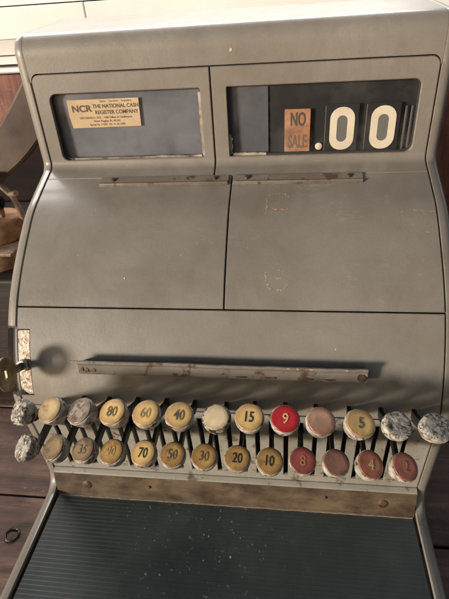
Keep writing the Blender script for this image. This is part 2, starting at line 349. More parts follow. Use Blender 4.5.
def text_mesh(s, size, sx=1.0, ext=.00012, bold=0.0, shear=0):
    c = bpy.data.curves.new('t', 'FONT'); c.body = s; c.size = size; c.extrude = ext; c.offset = bold; c.shear = shear
    c.align_x = 'CENTER'; c.resolution_u = 4
    o = bpy.data.objects.new('t', c); COL.objects.link(o); bpy.context.view_layer.update()
    me = bpy.data.meshes.new_from_object(o.evaluated_get(bpy.context.evaluated_depsgraph_get()))
    bpy.data.objects.remove(o); bpy.data.curves.remove(c)
    xs = [v.co.x for v in me.vertices]; ys = [v.co.y for v in me.vertices]
    cx = (min(xs)+max(xs))/2; cy = (min(ys)+max(ys))/2
    for v in me.vertices: v.co.x = (v.co.x-cx)*sx; v.co.y -= cy
    return me

# ------------------------------------------------------------------ front profile of the register (y, z), from the back of the hood down
def fillet(pts, n=10):
    out = []
    for i, p in enumerate(pts):
        if len(p) < 3 or i in (0, len(pts)-1): out.append(Vector(p[:2])); continue
        a, c, d = Vector(pts[i-1][:2]), Vector(p[:2]), Vector(pts[i+1][:2]); r = p[2]
        u = (a-c).normalized(); v = (d-c).normalized(); ang = u.angle(v); t = r/math.tan(ang/2)
        s, e = c+u*t, c+v*t
        o = c+(u+v).normalized()*(r/math.sin(ang/2))
        a0 = math.atan2(s.y-o.y, s.x-o.x); a1 = math.atan2(e.y-o.y, e.x-o.x); da = (a1-a0+math.pi) % (2*math.pi)-math.pi
        for k in range(n+1): out.append(Vector((o.x+r*math.cos(a0+da*k/n), o.y+r*math.sin(a0+da*k/n))))
    return out
def catmull(P, n=14):
    out = []
    for i in range(1, len(P)-2):
        a, b, c, d = P[i-1:i+3]
        for k in range(n):
            t = k/n
            out.append(.5*((2*b)+(c-a)*t+(2*a-5*b+4*c-d)*t*t+(3*b-a-3*c+d)*t**3))
    return out+[P[-2]]
roll = catmull([Vector(p) for p in ((.1325, .3385), (.100, .3262), (.0614, .3074), (0, .2551), (-.0385, .1858), (-.0383, .130), (-.035, .0727))])
raw = fillet([(.245, .4635), (.1356, .4578, .017), (.1325, .3385, .009), tuple(roll[0])]) + roll[1:] + [Vector((-.0350, .0727))]
tail = fillet([(-.0350, .0727), (-.0352, .0455, .016), (-.216, .0445, .0135), (-.216, .003)], 12)[1:]
def resample(p, step=.003):
    out = [p[0]]; 
    for a, b in zip(p, p[1:]):
        L = (b-a).length
        if L < 1e-6: continue
        k = max(1, int(round(L/step)))
        for i in range(1, k+1): out.append(a.lerp(b, i/k))
    return out
class Prof:
    def __init__(s, p):
        s.p = resample(p); s.s = [0]
        for a, b in zip(s.p, s.p[1:]): s.s.append(s.s[-1]+(b-a).length)
        s.n = []
        for i in range(len(s.p)):
            t = (s.p[min(i+1, len(s.p)-1)]-s.p[max(i-1, 0)]).normalized(); s.n.append(Vector((t.y, -t.x)))
    def at(s, q, d=0):
        if q <= 0: i, f = 0, q/(s.s[1])
        elif q >= s.s[-1]: i = len(s.p)-2; f = (q-s.s[i])/(s.s[i+1]-s.s[i])
        else:
            i = max(k for k in range(len(s.s)-1) if s.s[k] <= q); f = (q-s.s[i])/(s.s[i+1]-s.s[i])
        p = s.p[i].lerp(s.p[i+1], f); n = s.n[i].lerp(s.n[i+1], min(1, max(0, f))).normalized()
        return p+n*d
    def near(s, y, z):
        v = Vector((y, z)); best = (9, 0)
        for i in range(len(s.p)-1):
            a, b = s.p[i], s.p[i+1]; t = max(0, min(1, (v-a).dot(b-a)/(b-a).length_squared)); e = (a.lerp(b, t)-v).length
            if e < best[0]: best = (e, s.s[i]+t*(s.s[i+1]-s.s[i]))
        return best[1]
PF = Prof(raw)          # panels
PR = Prof(raw+tail)     # side rims run on into the tray rims
def wrap(bm, pf=PF):
    lo = min(v.co.y for v in bm.verts); hi = max(v.co.y for v in bm.verts)
    for i, q in enumerate(pf.s):
        if lo+1e-5 < q < hi-1e-5:
            a = pf.n[max(0, i-1)]; b = pf.n[min(len(pf.n)-1, i+1)]
            if a.dot(b) < .999999:
                bmesh.ops.bisect_plane(bm, geom=bm.verts[:]+bm.edges[:]+bm.faces[:], plane_co=(0, q, 0), plane_no=(0, 1, 0), dist=1e-6)
    for v in bm.verts:
        p = pf.at(v.co.y, v.co.z); v.co = Vector((v.co.x, p.x, p.y))
    return bm
def on(x, s, d=0):
    p = PF.at(s, d); return Vector((x, p.x, p.y))
def frame_at(x, s, d=0):
    """matrix: local x = x, local y = up the surface, local z = outward"""
    p = PF.at(s, d); q = PF.at(s-.002); r = PF.at(s+.002); u = (q-r).normalized()
    up = Vector((0, u.x, u.y)); ax = Vector((1, 0, 0)); nz = ax.cross(up)
    m = Matrix((ax, up, nz)).transposed().to_4x4(); m.translation = (x, p.x, p.y); return m

# ------------------------------------------------------------------ CASH REGISTER
reg = empty('cash_register', (0, 0, 0), 'old grey enamelled cash register with two rows of worn round keys on plank floor', 'cash register')
S_F = PF.near(.1348, .4265)      # seam above the indicator frames
S_H = PF.near(.1150, .3325)      # frames end, covers begin
S_C = PF.near(0, .2551)          # covers end, front panel begins
S_K = PF.near(-.0385, .172)      # front panel ends, key plate begins
S_E = PF.s[-1]-.0004
S_L0, S_L1 = PF.near(-.0100, .2373), PF.near(-.0395, .1830)   # lock plate notch
XI, XS, XO = .1846, .1858, .1970
g = .0006

# hood: top and brow; its lower edge keeps the rounded corners of the frames
r = .0075
o = [(-XS, 0), (XS, 0), (XS, S_F+r)]
for k in range(9):
    a = R(90*k/8); o.append((XI-r+r*math.cos(a), S_F+r-r*math.sin(a)))
for k in range(9):
    a = R(90+90*k/8); o.append((-XI+r+r*math.cos(a), S_F+r-r*math.sin(a)))
o.append((-XS, S_F+r))
build('hood', wrap(plate(o, d0=-.003, ch=0)), M['paint'], reg)

# side panels with rolled rims
cs0 = [(XS, -.004), (XS, -.0006), (XS+.0005, 0), (.1890, 0), (.1915, -.0005), (.1936, -.0017), (.1954, -.0036), (.1966, -.0062), (XO, -.0095), (XO, -.012)]
for sg in (-1, 1):
    bm = bmesh.new(); rings = []
    for i, q in enumerate(PR.s):
        rings.append([])
        for k, (x, d) in enumerate(cs0):
            if q < S_F+.004 and k in (1, 2): d = 0 if k == 2 else -.0002; x = XS+(.00001 if k == 1 else .0005)
            if sg < 0 and S_L0 < q < S_L1 and 0 < k < 6: d = -.0075
            p = PR.p[i]+PR.n[i]*d; rings[-1].append(bm.verts.new((sg*x, p.x, p.y)))
    for a, b in zip(rings, rings[1:]):
        for k in range(len(cs0)-1): bm.faces.new((a[k], a[k+1], b[k+1], b[k]))
    side = [a[-1] for a in rings]
    side.append(bm.verts.new((sg*XO, .245, .003)))
    for t in geometry.tessellate_polygon([[Vector((v.co.y, v.co.z, 0)) for v in side]]):
        try: bm.faces.new([side[i] for i in t])
        except ValueError: pass
    build('side_panel', bm, M['rim'], reg, angle=50)
bm = bmesh.new(); box(bm, (-XO+.001, .2445, .003), (XO-.001, .2465, .4540)); build('back_panel', bm, M['paint'], reg)

# indicator frames with window openings
def s_h(z): return PF.near(.1335, z)
def indicator_frame(x0, x1, wx0, wx1, left):
    rr = (0, 0, 0, 0)
    s0, s1 = S_F+g*2, S_H-.0001
    outl = rrect(x0, x1, s0, s1, (r, 0, 0, 0) if left else (0, r, 0, 0))
    w0, w1 = s_h(.4082), s_h(.3450)
    rad = (.007, .002, .0015, .006) if left else (.0012, .006, .0075, .0012)
    hole = rrect(wx0, wx1, w0, w1, rad)
    fr = build('window_frame', wrap(plate(outl, [hole], d0=-.0035, ch=.0006)), M['paint'], reg)
    e = .0016
    gk = plate(rrect(wx0-.003, wx1+.003, w0-.003, w1+.003, .004), [rrect(wx0+e, wx1-e*.7, w0+e*.6, w1-e, tuple(max(.002, a) for a in rad))], d0=-.0046, d1=-.0036, ch=.0002)
    build('gasket', wrap(gk), M['gasket_dark'], fr)
    gb = bmesh.new(); gb.faces.new([gb.verts.new((x, y, -.0048)) for x, y in rrect(wx0-.002, wx1+.002, w0-.002, w1+.002, .003)])
    wrap(gb)
    for f in gb.faces:
        f.normal_update()
        if f.normal.y > 0: f.normal_flip()
    build('glass', gb, M['glass'], fr, recalc=False)
    return w0, w1, fr
w0, w1, frL = indicator_frame(-XI, -.0144, -.1708, -.0242, True)
_, _, frR = indicator_frame(-.0132, XI, .0006, .1718, False)
# peeling strips of old sealant along two edges of the glass
def ragged(x0, x1, a, b, amp, vert=True, n=16):
    pts = []
    for k in range(n+1): t = k/n; pts.append((x0+random.uniform(-amp, amp)*.3, a+(b-a)*t) if vert else (a+(b-a)*t, x0+random.uniform(-amp, amp)*.3))
    for k in range(n, -1, -1): t = k/n; pts.append((x1+random.uniform(-amp, amp), a+(b-a)*t) if vert else (a+(b-a)*t, x1+random.uniform(-amp, amp)))
    return pts
D_ = dict(d0=-.0047, d1=-.0036, ch=.0001)
def sealant(pts, fr, m='gasket'): build('sealant', wrap(plate(pts, d0=-.0047, d1=-.0033, ch=.0001)), M[m], fr)
sealant(ragged(-.0240, -.0268, w0+.004, w1-.0005, .0007), frL)
sealant(ragged(w1+.0002, w1-.0016, -.160, -.0275, .0004, False), frL)
sealant(ragged(.0004, .0032, w1-.020, w1-.0004, .0008), frR)
sealant(ragged(w1+.0002, w1-.0020, .0036, .036, .0005, False), frR)

# behind the glass: dark well, blinds, flags
bm = bmesh.new()
yb = .165
for lo, hi in (((-.1835, yb, .338), (.1835, yb+.002, .446)), ((-.1845, .1380, .338), (-.1837, yb, .446)), ((.1837, .1380, .338), (.1845, yb, .446)),
               ((-.1835, .1395, .3385), (.1835, yb-.0005, .3395)), ((-.1835, .1425, .4445), (.1835, yb-.0005, .4455)), ((-.0150, .1375, .340), (-.0126, yb-.0005, .444))):
    box(bm, lo, hi)
build('indicator_well', bm, M['well'], reg)
def flat(x0, x1, z0, z1, y, name, m, parent=reg, rad=.0006, th=.0008, holes=()):
    bm = plate(rrect(x0, x1, z0, z1, rad), holes, d0=0, d1=th, ch=.0001)
    for v in bm.verts: v.co = Vector((v.co.x, y-v.co.z, v.co.y))
    return build(name, bm, m, parent)
Y1 = .1415
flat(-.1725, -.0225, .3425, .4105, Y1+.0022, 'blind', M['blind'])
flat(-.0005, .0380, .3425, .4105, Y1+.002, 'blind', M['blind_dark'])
def lettering(s, size, sx, x, z, y, m, parent, bold=0, ext=.0001, name='lettering'):
    me = text_mesh(s, size, sx, ext, bold)
    for v in me.vertices: v.co = Vector((x+v.co.x, y-v.co.z, z+v.co.y))
    return link(name, me, m, parent)
# sale flag
yF = Y1-.0010
fl = flat(.0535, .0775, .3462, .3855, yF, 'sale_flag', M['orange'], th=.001)
lettering('NO', .0170, .54, .0660, .3765, yF-.0012, M['ink'], fl, .0003)
lettering('SALE', .0170, .50, .0655, .3560, yF-.0012, M['ink_faint'], fl, .0002)
# digit flags
for xc in (.1070, .1440):
    dg = flat(xc-.0145, xc+.0145, .3445, .3885, yF, 'digit_flag', M['flag'], th=.001)
    flat(xc-.0072, xc+.0072, .3520, .3810, yF-.0010, 'digit_ground', M['digit_dark'], dg, rad=.006, th=.0003)
    flat(xc-.0112, xc+.0112, .3470, .3860, yF-.0010, 'numeral', M['cream'], dg, rad=.0105, th=.0007,
         holes=[rrect(xc-.0047, xc+.0047, .3545, .3785, .0046)])
    flat(xc-.0160, xc-.0152, .3455, .3875, yF, 'flag_edge', M['steel'], dg, rad=0, th=.0015)
bm = bmesh.new(); lathe(bm, [(0, 0), (.0033, 0), (.0033, .0006), (.0028, .0009), (0, .0009)], 24, Matrix.Translation((.0862, Y1-.001, .3505)) @ Matrix.Rotation(R(90), 4, 'X'))
build('decimal_point', bm, M['cream'], reg)
for x in (.1630, .1680): flat(x-.0008, x+.0008, .3455, .3850, Y1-.001, 'flag_edge', M['steel'], reg, rad=.0006, th=.002)
flat(.0400, .1735, .3425, .4105, Y1+.003, 'flag_mask', M['well'])
# paper label on the left blind
yl = Y1-.0009
bm = plate([(-.1568, .4012), (-.0850, .4012), (-.0862, .3752), (-.1560, .3748), (-.1574, .386)], d0=0, d1=.0003, ch=.00005)
for v in bm.verts: v.co = Vector((v.co.x, yl-v.co.z, v.co.y))
lb = build('paper_label', bm, M['paper'], reg)
yt = yl-.00042
lettering('NCR', .0085, 1.12, -.1430, .3930, yt, M['ink'], lb, .00022, .00006)
lettering('THE NATIONAL CASH', .0050, .92, -.1090, .3948, yt, M['ink'], lb, .00008, .00006)
lettering('REGISTER COMPANY', .0050, .92, -.1085, .3892, yt, M['ink'], lb, .00008, .00006)
lettering('Sales - Service - Supplies', .0026, 1.25, -.1080, .3990, yt, M['ink_faint'], lb, 0, .00006)
lettering('SAN ANGELO, TEX. - 1500 Pulliam & Chadbourne', .0026, .98, -.1205, .3842, yt, M['ink_faint'], lb, .00003, .00006)
lettering('Victor Ruggles, Rt. 4/1501', .0026, 1.0, -.1200, .3808, yt, M['ink_faint'], lb, .00003, .00006)
lettering('Spring Vy. 3-3281  Dr. 11 25-1500', .0026, 1.0, -.1200, .3775, yt, M['ink_faint'], lb, .00003, .00006)

# two roll covers
XD = .0041
covers = []
for x0, x1 in ((-XI, XD-g), (XD+g, XI)):
    covers.append(build('roll_cover', wrap(plate(rrect(x0, x1, S_H+.0001, S_C-g, 0), d0=-.0025, ch=.0005)), M['paint'], reg))
# front panel, notched for the lock plate
XL = -.1722
o = [(XI, S_C+g), (XI, S_K-g), (-XI, S_K-g), (-XI, S_L1), (XL, S_L1), (XL, S_L0), (-XI, S_L0), (-XI, S_C+g)]
build('front_panel', wrap(plate(o[::-1], d0=-.0025, ch=.0005)), M['paint'], reg)
# black chassis behind the seams
bm = bmesh.new()
rows = []
for i, q in enumerate(PF.s):
    if q > S_H-.012:
        p = PF.at(q, -.0085); rows.append((bm.verts.new((-XI, p.x, p.y)), bm.verts.new((XI, p.x, p.y))))
for a, b in zip(rows, rows[1:]): bm.faces.new((a[0], a[1], b[1], b[0]))
build('chassis', bm, M['black'], reg)
# black backing that fills the seam at both hood ends
for sx in (-1, 1):
    b2 = plate(rrect(min(sx*.1815, sx*.1870), max(sx*.1815, sx*.1870), S_F, S_E, 0), d0=-.0062, d1=-.0040, ch=0)
    build('seam_backing', wrap(b2), M['black'], reg)
b2 = plate(rrect(-.181, .181, S_F-.004, S_F+.006, 0), d0=-.0052, d1=-.0038, ch=0); build('seam_backing', wrap(b2), M['black'], reg)

# hinge strips above the covers
sA, sB = PF.near(.1148, .3318), PF.near(.1030, .3267)
for x0, x1 in ((-.1268, XD-.0028), (XD+.0010, .1262)):
    bm = plate(rrect(x0, x1, sA, sB, .0012, 3), d0=.0002, d1=.0016, ch=.0004)
    plate(rrect(x0+.0004, x1-.0004, sB-.0026, sB-.0003, .0009, 3), d0=.0014, d1=.0034, ch=.0008, bm=bm)
    h = build('hinge_strip', wrap(bm), M['strip'], reg)
    xs = (x0+.0135, x1-.0135) if x0 < 0 else (x0+.0135, x1-.0125)
    for x in xs:
        bm = bmesh.new(); lathe(bm, [(.0022, 0), (.0024, .0006), (.0019, .0015), (.0008, .0019), (0, .0019)], 16, frame_at(x, (sA+sB)/2-.0015, .0016)); build('screw', bm, M['rust_screw'], h)

# outlines of glue left by lost letters on the right cover
def chop(path):
    out, cur = [], [path[0]]
    for p in path[1:]:
        if random.random() < .12:
            if len(cur) > 1: out.append(cur)
            cur = [(p[0]+random.uniform(-.0003, .0003), p[1]+random.uniform(-.0003, .0003))]
        else: cur.append(p)
    if len(cur) > 1: out.append(cur)
    return out or [path]
def ribbon(paths, name, m, parent, w=.0007, d=.00016):
    """residue of glue along the paths: many ragged flecks of uneven size"""
    bm = bmesh.new()
    for path in [c for p0 in paths for c in chop(p0)]:
        P = [Vector(p) for p in path]
        for a, b in zip(P, P[1:]):
            t = (b-a); L = t.length; k = max(1, int(L/.00042)); nrm_ = Vector((-t.y, t.x)).normalized()
            for i in range(k):
                if random.random() < .15: continue
                c = a.lerp(b, (i+random.random())/k)+nrm_*random.gauss(0, w*.55); r0 = w*abs(random.gauss(.48, .30))+.0001; n = 7; a0 = random.random()*6
                bm.faces.new([bm.verts.new((c.x+r0*random.uniform(.5, 1.5)*math.cos(a0+6.283*q/n), c.y+r0*random.uniform(.5, 1.3)*math.sin(a0+6.283*q/n), d+random.uniform(0, .00006))) for q in range(n)])
    return build(name, wrap(bm), m, parent)
def dense(pts, n=7, amp=.0003):
    out = []
    for a, b in zip(pts, pts[1:]):
        for k in range(n): t = k/n; out.append((a[0]+(b[0]-a[0])*t+random.uniform(-amp, amp), a[1]+(b[1]-a[1])*t+random.uniform(-amp, amp)))
    return out+[pts[-1]]
def sn(y, z): return PF.near(y, z)
m0 = sn(.0903, .3198)
ribbon([dense([(.0395, m0+.0010), (.0430, m0-.0010), (.0500, m0-.0018), (.0570, m0+.0004), (.0574, m0+.0028)]),
        dense([(.0388, m0+.003), (.0384, m0+.011), (.0382, m0+.023)], 5)[::1], dense([(.0415, m0+.0205), (.044, m0+.0175), (.052, m0+.0172), (.0566, m0+.0185), (.0572, m0+.0150)])],
       'glue_mark', M['glue'], covers[1], .0008)
m1 = sn(.0275, .2785)
ribbon([dense([(.0396, m1+.002), (.0392, m1+.010), (.0420, m1+.0165), (.0480, m1+.0190), (.0545, m1+.0185), (.0578, m1+.0135), (.0580, m1+.0085)]),
        dense([(.0455, m1-.001), (.052, m1+.0015), (.0555, m1+.0032)], 5), dense([(.046, m1+.0075), (.050, m1+.0085), (.054, m1+.0072)], 5)],
       'glue_mark', M['glue'], covers[1], .0008)
m2 = sn(.0712, .3157)
ribbon([dense([(.1560, m2+.0020), (.1562, m2+.008)], 4), dense([(.1630, m2+.0006), (.1720, m2+.0014), (.1840, m2+.0030)], 6), dense([(.1740, m2+.0225), (.1835, m2+.0240)], 8),
        dense([(.1580, m2+.0145), (.1600, m2+.0175)], 4), dense([(.1800, m2+.010), (.1806, m2+.016)], 3)], 'glue_mark', M['glue'], covers[1], .0005)
# small paint chips
for i, (x, s, rr_) in enumerate(((-.086, sn(.02, .273), .0009), (.006, S_F-.0115, .0018), (.098, sn(-.016, .228), .0007))):
    b2 = plate([(x+rr_*random.uniform(.5, 1)*math.cos(a), s+rr_*random.uniform(.6, 1.2)*math.sin(a)) for a in [k*math.pi/5 for k in range(10)]], d0=.0001, d1=.0003, ch=0)
    build('paint_chip', wrap(b2), M['chip'], reg)

# ledge across the front panel
s0, s1 = sn(-.0222, .2160), sn(-.0272, .2068)
XA, XB = -.1215, .1228
prof = [(s1, .0002), (s1+.0004, .0095), (s1-.0008, .0108), (s0+.0026, .0125), (s0+.0012, .0146), (s0-.0008, .0148), (s0-.0012, .0138), (s0-.0004, .0116), (s0+.0016, .0002)]
bm = bmesh.new(); ends = []; nx = 40
for k in range(nx+1):
    x = XA+(XB-XA)*k/nx; j = random.uniform(-.00025, .00025)+.0005*math.sin(k*.33)*math.sin(k*.11)
    ends.append([bm.verts.new((x, s+j*.6, d+(j if d > .005 else 0))) for s, d in prof])
for a, b in zip(ends, ends[1:]):
    for i in range(len(prof)): bm.faces.new((a[i], a[(i+1) % len(prof)], b[(i+1) % len(prof)], b[i]))
bm.faces.new(ends[0]); bm.faces.new(ends[-1][::-1])
for v in bm.verts:
    p = PF.at(v.co.y, v.co.z); v.co = Vector((v.co.x, p.x, p.y))
lg = build('paper_ledge', bm, M['strip'], reg)
# wing at the ledge's left tip and old tape residue
b2 = plate([(-.1275, s0-.0006), (-.1210, s0-.0010), (-.1210, s0+.0016), (-.1268, s0+.0008)], d0=.0128, d1=.0146, ch=.0003); build('ledge_tip', wrap(b2), M['strip'], lg)
def blotch(name, x, s, rx, rs, d, m, parent, n=12):
    b2 = plate([(x+rx*random.uniform(.55, 1.2)*math.cos(2*math.pi*k/n), s+rs*random.uniform(.55, 1.2)*math.sin(2*math.pi*k/n)) for k in range(n)], d0=d-.0006, d1=d, ch=.0001)
    return build(name, wrap(b2), m, parent)
for x, rx in ((-.1178, .0016), (-.1075, .0022), (-.1135, .0012)): blotch('tape_residue', x, s1-.0042, rx, .0020, .0123, M['rust_screw'], lg)
blotch('tape_residue', .1180, s1-.0042, .0038, .0036, .0124, M['rust_screw'], lg)
for x, rx in ((.060, .0016), (.067, .0012), (.078, .002), (.106, .0014)): blotch('tape_residue', x, s0+.0002, rx, .0009, .0152, M['glue'], lg)
for x in (.02, .045, .074, .093): blotch('tape_residue', x, s1-.0018, .006, .0010, .0117, M['rust_screw'], lg)

# lock plate set into the left edge
lp = build('lock_plate', wrap(plate([(-.1846, S_L0+.0007), (XL-.0006, S_L0+.0007), (XL-.0006, S_L1-.0007), (-.1780, S_L1-.0007), (-.1846, S_L1-.006)], d0=-.0034, d1=-.0012, ch=.0005)), M['pitted'], reg)
sk = PF.near(-.0262, .2087)
bm = bmesh.new(); FK = frame_at(-.1795, sk, -.0012)
lathe(bm, [(.0056, 0), (.0056, .0035), (.0049, .0046), (.0026, .0047), (.0024, .0036), (0, .0036)], 28, FK); build('lock_cylinder', bm, M['steel'], reg)

# key plate with twenty-six slots
PITCH = .026
XT = [(i-6+.25)*PITCH for i in range(13)]; XB_ = [(i-6-.25)*PITCH for i in range(13)]
slots = []
k0, k1 = PF.near(-.0383, .1640), PF.near(-.0354, .0820)
for x in sorted(XT+XB_):
    hw = .0021; slots.append([(x-hw, k0), (x+hw, k0), (x+hw+.0004, k1), (x-hw+.0004, k1)])
build('key_plate', wrap(plate(rrect(-XI, XI, S_K+g, S_E, .0004, 2), slots, d0=-.0025, ch=.0004)), M['paint_lt'], reg)

# round keys
NEL = 69
nrm = Vector((0, -math.cos(R(NEL)), math.sin(R(NEL)))); upv = Vector((0, math.sin(R(NEL)), math.cos(R(NEL))))
def cap_mesh(crusty, seed):
    rnd = random.Random(seed); bm = bmesh.new()
    if not crusty:
        lathe(bm, [(0, -.0115), (.0080, -.0115), (.0092, -.0100), (.0100, -.0075), (.0106, -.0048), (.0109, -.0024), (.0110, -.0010), (.0107, -.0002), (.0100, 0), (0, 0)], 44)
        for v in bm.verts:
            if v.co.z < -.0005 and v.co.z > -.011: k = 1+rnd.uniform(-.02, .02); v.co.x *= k; v.co.y *= k
    else:
        prof = [(0, -.0125), (.0060, -.0125), (.0078, -.0105), (.0090, -.0085), (.0097, -.0065), (.0102, -.0045), (.0104, -.0028), (.0102, -.0010), (.0099, .0001), (.0093, .0006), (.0074, .0008), (.0054, .0008), (.0034, .0008), (.0016, .0008), (0, .0008)]
        lathe(bm, prof, 64); off = Vector((seed*3.1, seed*1.7, 0))
        for v in bm.verts:
            c0 = v.co.copy(); q = Vector((c0.x*190, c0.y*190, c0.z*420))+off
            f = mnoise.fractal(q, 1.0, 2.0, 4)                       # flaky layers
            big = mnoise.noise(c0*110+off)
            rad = Vector((c0.x, c0.y, 0)); am = 1.1 if seed in (10, 40) else .28; k = 1+am*(.13*big+.10*f)
            v.co = Vector((rad.x*k, rad.y*k, c0.z+(.0011*mnoise.fractal(c0*260+off, 1.0, 2.0, 3)+.0008*big)*am))
    return bm
def reg_key(x, y, z, facem, num=None, nm='n_dark', crusty=False, seed=1, top=True, rim=None, tilt=(0, 0), sq=(1, 1), label=None, nsize=.0112, nsx=.72, spin=0):
    rot = Matrix((Vector((1, 0, 0)), upv, nrm)).transposed().to_4x4() @ Matrix.Rotation(R(tilt[0]), 4, 'X') @ Matrix.Rotation(R(tilt[1]), 4, 'Y') @ Matrix.Rotation(R(spin), 4, 'Z')
    rot = rot @ Matrix.Rotation(R(15*x/.165 if abs(x) > .04 else 0), 4, 'Y')
    T = Matrix.Translation((x, y, z)) @ rot @ Matrix.Diagonal((sq[0], sq[1], 1, 1))
    bm = cap_mesh(crusty, seed); bm.transform(Matrix.Identity(4))
    k = build('register_key', bm, M['crust'] if crusty else M['skirt_black' if facem == 'face_pale' else 'skirt'], reg, angle=50); k.matrix_local = T
    if label: k['label'] = label
    if facem:
        bm = bmesh.new(); lathe(bm, [(.0097, -.0002), (.0102, .0003), (.0101, .0009), (.0094, .0012), (.006, .0011), (0, .0010)], 44)
        if facem == 'face_pale':
            rnd = random.Random(seed)
            for v in bm.verts:
                if v.co.xy.length > .008: q = .97-.13*max(0, mnoise.fractal(Vector((v.co.x*150, v.co.y*150, seed)), .6, 2, 5)+.2); v.co.x *= q; v.co.y *= q
        build('key_face', bm, M[facem], k, angle=60)
    if num:
        me = text_mesh(num, nsize, nsx, .0001, .00006)
        for v in me.vertices: v.co.z += .00128
        link('numeral', me, M[nm], k)
    # flat lever from the slot to the underside of the cap
    zs = z-.040 if top else z-.018
    P = [Vector((x, -.024, zs-.004)), Vector((x, -.046, zs)), Vector((x, y+.012, z-.020)), Vector((x, y+.0035, z-.0075))]
    H = [.0085, .0085, .0075, .005]
    bm = bmesh.new(); rg = []
    for i, p in enumerate(P):
        t = (P[min(i+1, 3)]-P[max(i-1, 0)]).normalized(); u = Vector((0, -t.z, t.y)) if t.y < 0 else Vector((0, t.z, -t.y))
        u = Vector((0, t.z, -t.y)); u = u if u.z > 0 else -u
        rg.append([bm.verts.new(p+Vector((sx*.0016, 0, 0))+u*H[i]*sy*.5) for sx, sy in ((-1, -1), (1, -1), (1, 1), (-1, 1))])
    for a, b in zip(rg, rg[1:]):
        for i in range(4): bm.faces.new((a[i], a[(i+1) % 4], b[(i+1) % 4], b[i]))
    bm.faces.new(rg[0]); bm.faces.new(rg[-1])
    bm.transform(T.inverted())
    build('lever', bm, M['stem'], k, angle=30)
TOP = [  # face, numeral, numeral paint, crusty, dx, dz, tilt
    (None, None, None, True, -.0008, -.0034, (4, -16), (.92, 1.0)), ('face_cream', None, None, False, 0, 0, (2, -6), (1.05, 1)), ('face_grey', None, None, False, -.0020, 0, (0, -9), (1.06, 1.02)),
    ('face_yellow', '80', 'n_mid', False, -.0015, .0006, (0, -2), (1.02, 1)), ('face_yellow', '60', 'n_faint', False, -.0014, .0006, (0, 0), (1, 1)), ('face_yellow', '40', 'n_mid', False, -.0020, 0, (0, 2), (1, 1)),
    ('face_pale', None, None, False, 0, -.0008, (0, 0), (1, 1)), ('face_yellow', '15', 'n_dark', False, -.0013, .0012, (0, 0), (1, 1)), ('face_red', '9', 'n_cream', False, -.0013, .0012, (0, 0), (1, 1)),
    ('face_pink', None, None, False, -.0016, .0006, (0, 2), (1, 1)), ('face_yellow', '5', 'n_mid', False, 0, 0, (0, 3), (1.02, 1)), (None, None, None, True, 0, 0, (2, 2), (1.04, 1)), (None, None, None, True, .0008, -.0006, (3, 5), (1.12, 1))]
BOT = [
    (None, None, None, True, -.0020, -.0010, (6, -10), (.95, 1.1)), ('face_dull', None, None, False, 0, .0006, (0, -6), (1, 1.08)), ('face_dull', '35', 'n_mid', False, 0, 0, (0, -3), (1, 1)),
    ('face_ochre', '90', 'n_faint', False, -.0014, -.0006, (0, -2), (1, 1.03)), ('face_yellow', '70', 'n_dark', False, 0, 0, (0, 0), (1, 1.04)), ('face_ochre', '50', 'n_mid', False, -.0013, 0, (0, 0), (1, 1)),
    ('face_ochre', '30', 'n_mid', False, -.0010, 0, (0, 0), (1, 1)), ('face_ochre', '20', 'n_dark', False, 0, 0, (0, 0), (1, 1)), ('face_ochre', '10', 'n_dark', False, 0, -.0014, (0, 0), (1, 1.03)),
    ('face_dullred', '8', 'n_pinkish', False, 0, .0014, (0, 0), (1, 1.02)), ('face_brownred', None, None, False, 0, .0014, (0, 3), (1, 1)), ('face_orange_red', '4', 'n_cream', False, 0, .0014, (0, 7), (1, 1.06)), ('face_orange_red', '2', 'n_pinkish', False, 0, .0008, (0, 6), (1, 1.04))]
LT = ['crumbling capless key, top row far left', 'blank cream key', 'cracked grey key', 'yellow key reading 80', 'yellow key with faint 60', 'yellow key reading 40', 'blank pale key with chipped black rim', 'yellow key reading 15',
      'bright red key reading 9', 'blank faded pink key', 'yellow key reading 5', 'crumbling black and white key', 'crumbling key at right end of top row']
LB = ['crumbling key at left end of lower row', 'blank dull tan key', 'dull worn key with faint number', 'ochre key with faint 90', 'yellow key reading 70', 'ochre key reading 50', 'ochre key reading 30', 'ochre key reading 20', 'ochre key reading 10',
      'dull red key with faint 8', 'blank brownish red key', 'orange red key reading 4', 'orange red key with pale 2']
for i in range(13):
    f, n, nm, cr, dx, dz, ti, sq = TOP[i]
    reg_key(XT[i]+dx, -.0900, .2220+dz, f, n, nm, cr, 10+i, True, tilt=ti, sq=sq, label=LT[i], nsx=.74 if n and len(n) > 1 else .85, spin=-3)
    f, n, nm, cr, dx, dz, ti, sq = BOT[i]
    reg_key(XB_[i]+dx, -.0860, .1700+dz, f, n, nm, cr, 40+i, False, tilt=ti, sq=sq, label=LB[i], nsx=.74 if n and len(n) > 1 else .85, spin=-3)

